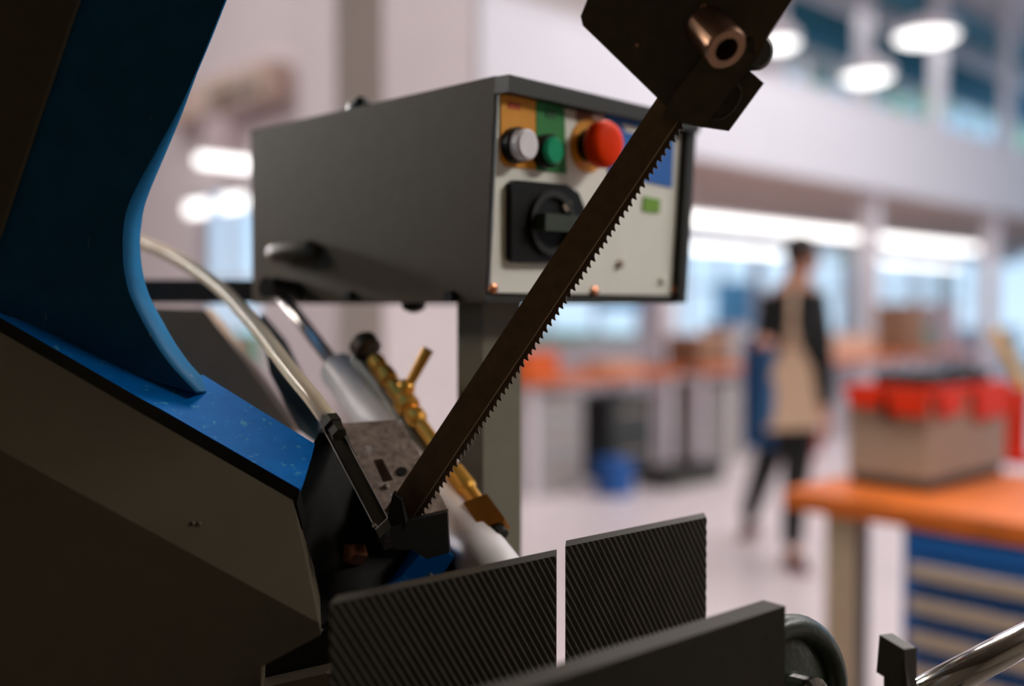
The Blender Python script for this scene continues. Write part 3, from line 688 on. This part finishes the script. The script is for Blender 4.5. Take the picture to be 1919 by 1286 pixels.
# ================================================================= LOWER GUIDE
lg = thing('lower_blade_guide', 'black steel lower blade guide block with a worn grey top plate and side bar', 'blade guide', P(680, 1000, .71))
AB = Plane.three(P(560, 930, .715), P(640, 800, .745), P(700, 1110, .745))
obj('arm_block', prism(AB.poly([(560, 880), (592, 822), (604, 800), (640, 796), (728, 985), (770, 1010), (760, 1060), (700, 1112), (622, 1190), (592, 1190), (540, 935)]), Vector((-.01, .05, -.01))), M_blackm, lg, bev=.001)
GA, GB, GC, GD = P(636, 794, .775), P(752, 786, .785), P(840, 957, .735), P(722, 986, .722)
TP = Plane.three(GA, GB, GC); GD = TP.at(722, 986)
sl = TP.poly([(699, 862), (717, 860), (737, 900), (718, 904)])
bm = bmesh.new(); O = [bm.verts.new(p) for p in (GA, GB, GC, GD)]; I = [bm.verts.new(p) for p in sl]
down = -TP.n * .035
O2 = [bm.verts.new(p.co + down) for p in O]; I2 = [bm.verts.new(p.co - TP.n * .012) for p in I]
for i in range(4):
    j = (i + 1) % 4
    bm.faces.new((O[i], O[j], I[j], I[i])); bm.faces.new((I[i], I[j], I2[j], I2[i])); bm.faces.new((O[j], O[i], O2[i], O2[j]))
bm.faces.new(I2); bm.faces.new(O2)
obj('top_plate', bm, M_cast, lg)['label'] = 'worn grey steel top plate with a slot'
FJ = Plane.three(P(735, 990, .700), P(840, 962, .712), P(842, 1040, .712))
obj('front_jaw', prism(FJ.poly([(728, 990), (770, 976), (838, 960), (842, 1036), (800, 1048), (770, 1030), (740, 1030)]), Vector((0, .012, 0))), M_blackm, lg, bev=.0008)
SB = Plane.three(P(607, 800, .732), P(636, 794, .732), P(715, 985, .672))
obj('side_bar', prism(SB.poly([(606, 803), (634, 794), (726, 972), (704, 993)]), -SB.n * .012), M_black, lg, bev=.0009)['label'] = 'black side bar with bright edges'
for (xa, ya), (xb, yb) in (((634, 795), (726, 971)), ((606, 804), (704, 992)), ((704, 992), (726, 971))):
    obj('bright_edge', tube([SB.at(xa, ya, .0004), SB.at(xb, yb, .0004)], .00045, 6), mat('pale_steel', rgb(176, 164, 152), .35, .7), lg)  # thin pale tubes along the bar edges
obj('slide_block', prism([P(x, y, .702) for x, y in ((724, 978), (736, 925), (752, 938), (762, 985), (742, 1010))], Vector((0, .012, 0))), M_blackm, lg, bev=.001)
obj('set_screw', lathe(TP.at(753, 886, -.001), TP.n, [(0, .004), (.002, .004)], 12), M_blackm, lg)
for x, y, m_ in ((724, 912, M_cast), (748, 950, M_cast), (702, 985, M_chrome)):
    obj('set_screw', ball((TP if x != 702 else SB).at(x, y, .001), .0022, n=8), m_, lg)
q = AB.at(666, 1040)
obj('copper_bolt', lathe(q + Vector((0, .002, 0)), Vector((-.55, -1, .30)), [(-.004, .0085), (.010, .0085), (.0115, .007)], 6), M_copper, lg)

# blue bed casting and chip tray behind the jaws
bb = thing('saw_bed', 'blue painted saw bed casting half hidden behind the vise jaws', 'machine bed', P(760, 1100, .74))
obj('casting', prism([P(x, y, .745) for x, y in ((690, 1130), (752, 1080), (806, 1016), (852, 1044), (816, 1096), (800, 1300), (690, 1300))], Vector((-.02, .08, 0))), M_blue, bb, bev=.002)
obj('bracket', prism([P(x, y, d) for x, y, d in ((790, 1048, .76), (872, 1036, .78), (905, 1080, .76), (818, 1096, .74))], Vector((0, .01, -.02))), M_black, bb, bev=.0006)
obj('bracket_edge', tube([P(790, 1048, .757), P(818, 1096, .738)], .0014, 8, tube([P(790, 1048, .757), P(872, 1036, .777)], .0012, 8)), mat('pale_steel', rgb(176, 164, 152), .35, .7), bb)

# ================================================================= HOSE
hp = smoothline([P(150, 412, 1.10), P(258, 452, 1.04), P(330, 484, .98), P(410, 538, .91), P(480, 612, .84), P(540, 690, .785), P(585, 745, .745), P(618, 790, .725)], 6)
m = bpy.data.materials.new('clear_pvc_hose'); m.use_nodes = True; b = m.node_tree.nodes['Principled BSDF']
b.inputs['Base Color'].default_value = rgb(232, 208, 174); b.inputs['Roughness'].default_value = .12; b.inputs['Transmission Weight'].default_value = .3; b.inputs['IOR'].default_value = 1.3
n_ = m.node_tree.nodes.new('ShaderNodeTexNoise'); n_.inputs['Scale'].default_value = 8; r_ = m.node_tree.nodes.new('ShaderNodeValToRGB')
r_.color_ramp.elements[0].color = rgb(236, 214, 182); r_.color_ramp.elements[1].color = rgb(250, 238, 214)
m.node_tree.links.new(n_.outputs['Fac'], r_.inputs[0]); m.node_tree.links.new(r_.outputs[0], b.inputs['Base Color'])
ho = thing('coolant_hose', 'clear plastic coolant hose curving down to the lower blade guide', 'hose', hp[0])
obj('tube', tube(hp, .0066, 16), m, ho, smooth=True)
ax = (hp[-1] - hp[-4]).normalized()
obj('fitting', lathe(hp[-1] - ax * .006, ax, [(0, .0062), (.005, .0062), (.005, .0078), (.012, .0078), (.012, .006), (.022, .006)], 6), M_black, ho)

# ================================================================= HYDRAULIC CYLINDER
y0, y1 = P(516, 540, .985), P(632, 690, .93); y2 = P(960, 1120, .735)
hc = thing('hydraulic_cylinder', 'pale grey hydraulic cylinder with a chrome rod behind the blade guide', 'cylinder', y2)
ax = (y2 - y1).normalized()
obj('rod', cyl(y0, y1 + ax * .02, .0064, 20), mat('satin_chrome', rgb(235, 230, 230), .32, .9, var=.02), hc, smooth=True)
obj('rod_eye', ball(y0, .0115), M_chrome, hc, smooth=True)
obj('pivot_pin', cyl(y0 - Vector((.002, .03, 0)), y0 + Vector((.03, .03, -.004)), .010, 14), M_blackm, hc)
Ls = (y2 - y1).length
obj('sleeve', lathe(y1, ax, [(-.002, .012), (0, .0165), (.004, .0178), (Ls * .8, .0178), (Ls * .8, .021), (Ls * .86, .0225), (Ls, .0225)], 28), M_sleeve, hc, smooth=False)
for f in hc.children[-1].data.polygons: f.use_smooth = True

# ================================================================= BRASS VALVE
v0, v1 = P(688, 655, .90), P(925, 985, .775)
va = thing('brass_valve', 'brass flow control valve with a small lever, mounted along the grey cylinder', 'valve', v1)
ax = (v1 - v0).normalized(); Lv = (v1 - v0).length
obj('black_cap', lathe(v0 - ax * .012, ax, [(0, .011), (.003, .0135), (.014, .0135), (.016, .009)], 20), mat('dark_bronze_cap', rgb(70, 58, 44), .4, .5), va)
prof = [(.012, .0055), (.016, .0082), (.026, .0082), (.029, .006), (.032, .0088), (.044, .0088), (.047, .006), (.05, .0078), (.068, .0078), (.072, .0105), (.080, .0105), (.083, .0065), (.088, .009), (.096, .009), (.100, .006), (.155, .006), (.158, .008), (.178, .0085), (.181, .0065), (Lv - .012, .0065)]
prof = [(t, r) for t, r in prof if t < Lv - .01] + [(Lv - .008, .0065)]
obj('brass_body', lathe(v0, ax, prof, 20), M_brass, va)
x_, y_ = frame(ax)
q = P(762, 730, .865); q1 = P(802, 655, .86)
obj('lever', cyl(q, q1, .0042, 12, r1=.0052), M_brass, va)
obj('lever_boss', ball(P(760, 728, .866), .0085), M_brass, va, smooth=True)
eb = v1 - ax * .012
bx = (P(930, 940, .775) - P(880, 960, .775)).normalized(); by = ax.cross(bx).normalized()
obj('end_block', box(eb - bx * .010 - by * .008 - ax * .012, bx * .020, by * .018, ax * .028), mat('orange_brass', rgb(214, 140, 60), .3, .9), va, bev=.001)
obj('end_plug', lathe(eb + ax * .012 + by * .0 - bx * .002, ax, [(0, .0085), (.012, .0085)], 12), M_blackm, va)
off = Vector((-.012, .012, -.006))
obj('valve_rail', cyl(v0 + off + ax * .005, v0 + off + ax * Lv * .92, .0085, 14), M_postgrey, va, smooth=True)

# ================================================================= REAR OF THE MACHINE
rb = thing('pivot_bracket', 'dark brown pivot bracket and beam behind the blue bow', 'bracket', P(380, 560, 1.1))
M_bb = mat('brown_grey_bracket_paint', rgb(150, 122, 96), .6, var=.06)
pA, pB = P(180, 548, 1.08), P(500, 548, 1.12)
obj('beam', box(pA - Z * .012, pB - pA, Vector((0, .05, 0)), Z * .026), M_black, rb, bev=.001)
obj('side_plate', prism([P(x, y, d) for x, y, d in ((250, 576, 1.03), (384, 580, 1.03), (470, 692, 1.0), (548, 800, .97), (545, 850, .96), (400, 770, .98), (260, 680, 1.0))], Vector((.0, .03, 0))), M_bb, rb, bev=.001)
obj('spring_plate', prism([P(x, y, d) for x, y, d in ((486, 590, .96), (528, 640, .94), (596, 780, .87), (606, 840, .84), (560, 806, .84), (505, 700, .90))], Vector((.0, .02, 0))), mat('dark_teal_paint', rgb(10, 44, 52), .5), rb, bev=.001)
obj('foot_post', box(P(330, 640, 1.06) - Z * .0, Vector((.06, 0, 0)), Vector((0, .06, 0)), -Z * (P(330, 640, 1.06).z)), M_bb, rb)

# ================================================================= VISE
jd = Vector((.768, .64, 0)).normalized(); jn = Vector((.64, -.768, 0)).normalized()
def jaw(name, label, c, L0, L1, thick, Hh, m=M_black):
    t = thing(name, label, 'vise jaw', c - Z * Hh)
    amp, per = .0009, .0053
    bm = bmesh.new(); nx = int((L1 - L0) / .0009); ny = int(Hh / .0014); G = []
    for j in range(ny + 1):
        row = []
        for i in range(nx + 1):
            wv = L0 + (L1 - L0) * i / nx; hv = -Hh * j / ny
            ph = ((wv + .62 * hv) / per) % 1.0
            d = amp * (ph / .62 if ph < .62 else (1 - ph) / .38)
            row.append(bm.verts.new(c + jd * wv + Z * hv + jn * (d - amp)))
        G.append(row)
    for j in range(ny):
        for i in range(nx): bm.faces.new((G[j][i], G[j][i + 1], G[j + 1][i + 1], G[j + 1][i]))
    kb = Vector((.05, 1, 0)) * thick
    K_ = [bm.verts.new(c + jd * w_ + Z * h_ + kb) for w_, h_ in ((L0, 0), (L1, 0), (L1, -Hh), (L0, -Hh))]
    bm.faces.new([v for v in G[0]] + [K_[1], K_[0]])
    bm.faces.new([G[j][-1] for j in range(ny + 1)] + [K_[2], K_[1]])
    bm.faces.new([G[j][0] for j in range(ny, -1, -1)] + [K_[0], K_[3]])
    bm.faces.new((K_[0], K_[1], K_[2], K_[3]))
    o = obj('serrated_plate', bm, m, t)
    for x in (.3, .7):
        q = c + jd * (L0 + (L1 - L0) * x) + kb * .9 - Z * Hh * .5
        obj('clamp_bolt', lathe(q, -jn, [(0, .006), (.008, .006)], 6), M_black, t)
    return t
M_jaw = mat('gunmetal_jaw_steel', rgb(37, 30, 16), .5, .0, var=.15, scale=90, bump=.08, spec=.25)
JC = P(1043, 1042, .665)
jaw('vise_jaw', 'serrated black vise jaw plate just left of the cutting gap', JC, -.171, 0, .018, .13, M_jaw)
JC2 = P(1061, 1025, .672)
jaw('vise_jaw', 'serrated black vise jaw plate just right of the cutting gap', JC2, 0, .148, .018, .15, M_jaw)
MC = P(1472, 1136, .60)
t = thing('moving_jaw', 'plain black moving vise jaw plate, nearest at the bottom edge', 'vise jaw', MC - Z * .12)
obj('plate', box(MC - jd * .36 - Z * .12, jd * .36, -jn * .016, Z * .12), mat('dark_jaw_steel', rgb(32, 27, 14), .6, var=.15, scale=90, bump=.08, spec=.15), t, bev=.0015)
obj('carrier', box(MC - jd * .2 - Z * .14 + jn * .0005, jd * .1, jn * .05, Z * .06), M_blackm, t)
# handwheel behind the moving jaw
hwc = P(1478, 1300, .66)
hw = thing('handwheel', 'dark green black handwheel rim behind the moving jaw plate', 'handwheel', hwc)
han = Vector((.55, -.80, .12)).normalized(); hx_, hy_ = frame(han)
ring = [hwc + hx_ * math.cos(2 * math.pi * k / 40) * .048 + hy_ * math.sin(2 * math.pi * k / 40) * .043 for k in range(40)]
M_hw = mat('bottle_green_black_plastic', rgb(40, 46, 34), .35, var=.2, scale=200, bump=.2)
obj('rim', tube(ring, .0085, 12, closed=True), M_hw, hw, smooth=True)
obj('disc', lathe(hwc - han * .006, han, [(0, .041), (.006, .040), (.009, .015), (.016, .012)], 32), M_hw, hw)
obj('hub', lathe(hwc, han, [(0, .014), (.022, .014), (.024, .008)], 20), M_chrome, hw)
# end stop and bar
st = thing('end_stop', 'black upright stop plate on the chrome guide bar', 'stop', P(1670, 1290, .62))
obj('plate', prism([P(x, y, d) for x, y, d in ((1648, 1190, .63), (1672, 1187, .635), (1672, 1340, .635), (1656, 1340, .63), (1656, 1268, .63), (1642, 1260, .63))], Vector((.0085, -.018, -.003))), M_black, st, bev=.0008)
cbm = thing('guide_bar', 'polished round steel guide bar rising out of the frame corner', 'bar', P(1720, 1290, .62))
p0, p1 = P(1680, 1326, .67), P(2060, 1125, .70)
obj('bar', cyl(p0, p1, .011, 32), M_chrome, cbm, smooth=True)
obj('bar_collar', lathe(p0 + (p1 - p0) * .02, p1 - p0, [(0, .014), (.012, .014)], 24), M_black, cbm)
# machine table strip at the lower left and stand below the frame
tb_ = thing('machine_table', 'bare steel table edge under the lower wheel cover', 'machine table', P(560, 1290, .66))
obj('table_edge', prism([P(x, y, .668) for x, y in ((470, 1294), (612, 1262), (640, 1270), (640, 1400), (470, 1400))], Vector((.0, .02, 0))), mat('bare_table_steel', rgb(140, 126, 108), .4, .6), tb_, bev=.001)
obj('dark_apron', prism([P(x, y, .69) for x, y in ((486, 1250), (602, 1186), (640, 1160), (700, 1200), (700, 1400), (486, 1400))], Vector((.0, .03, 0))), M_blackm, tb_)
zb_ = P(960, 1290, .66).z - .10
obj('bed', box(Vector((-.30, .48, zb_ - .06)), Vector((.62, 0, 0)), Vector((0, .34, 0)), Z * .06), M_blackm, tb_)
obj('stand', box(Vector((-.25, .52, 0)), Vector((.5, 0, 0)), Vector((0, .26, 0)), Z * (zb_ - .06)), M_grey, tb_)
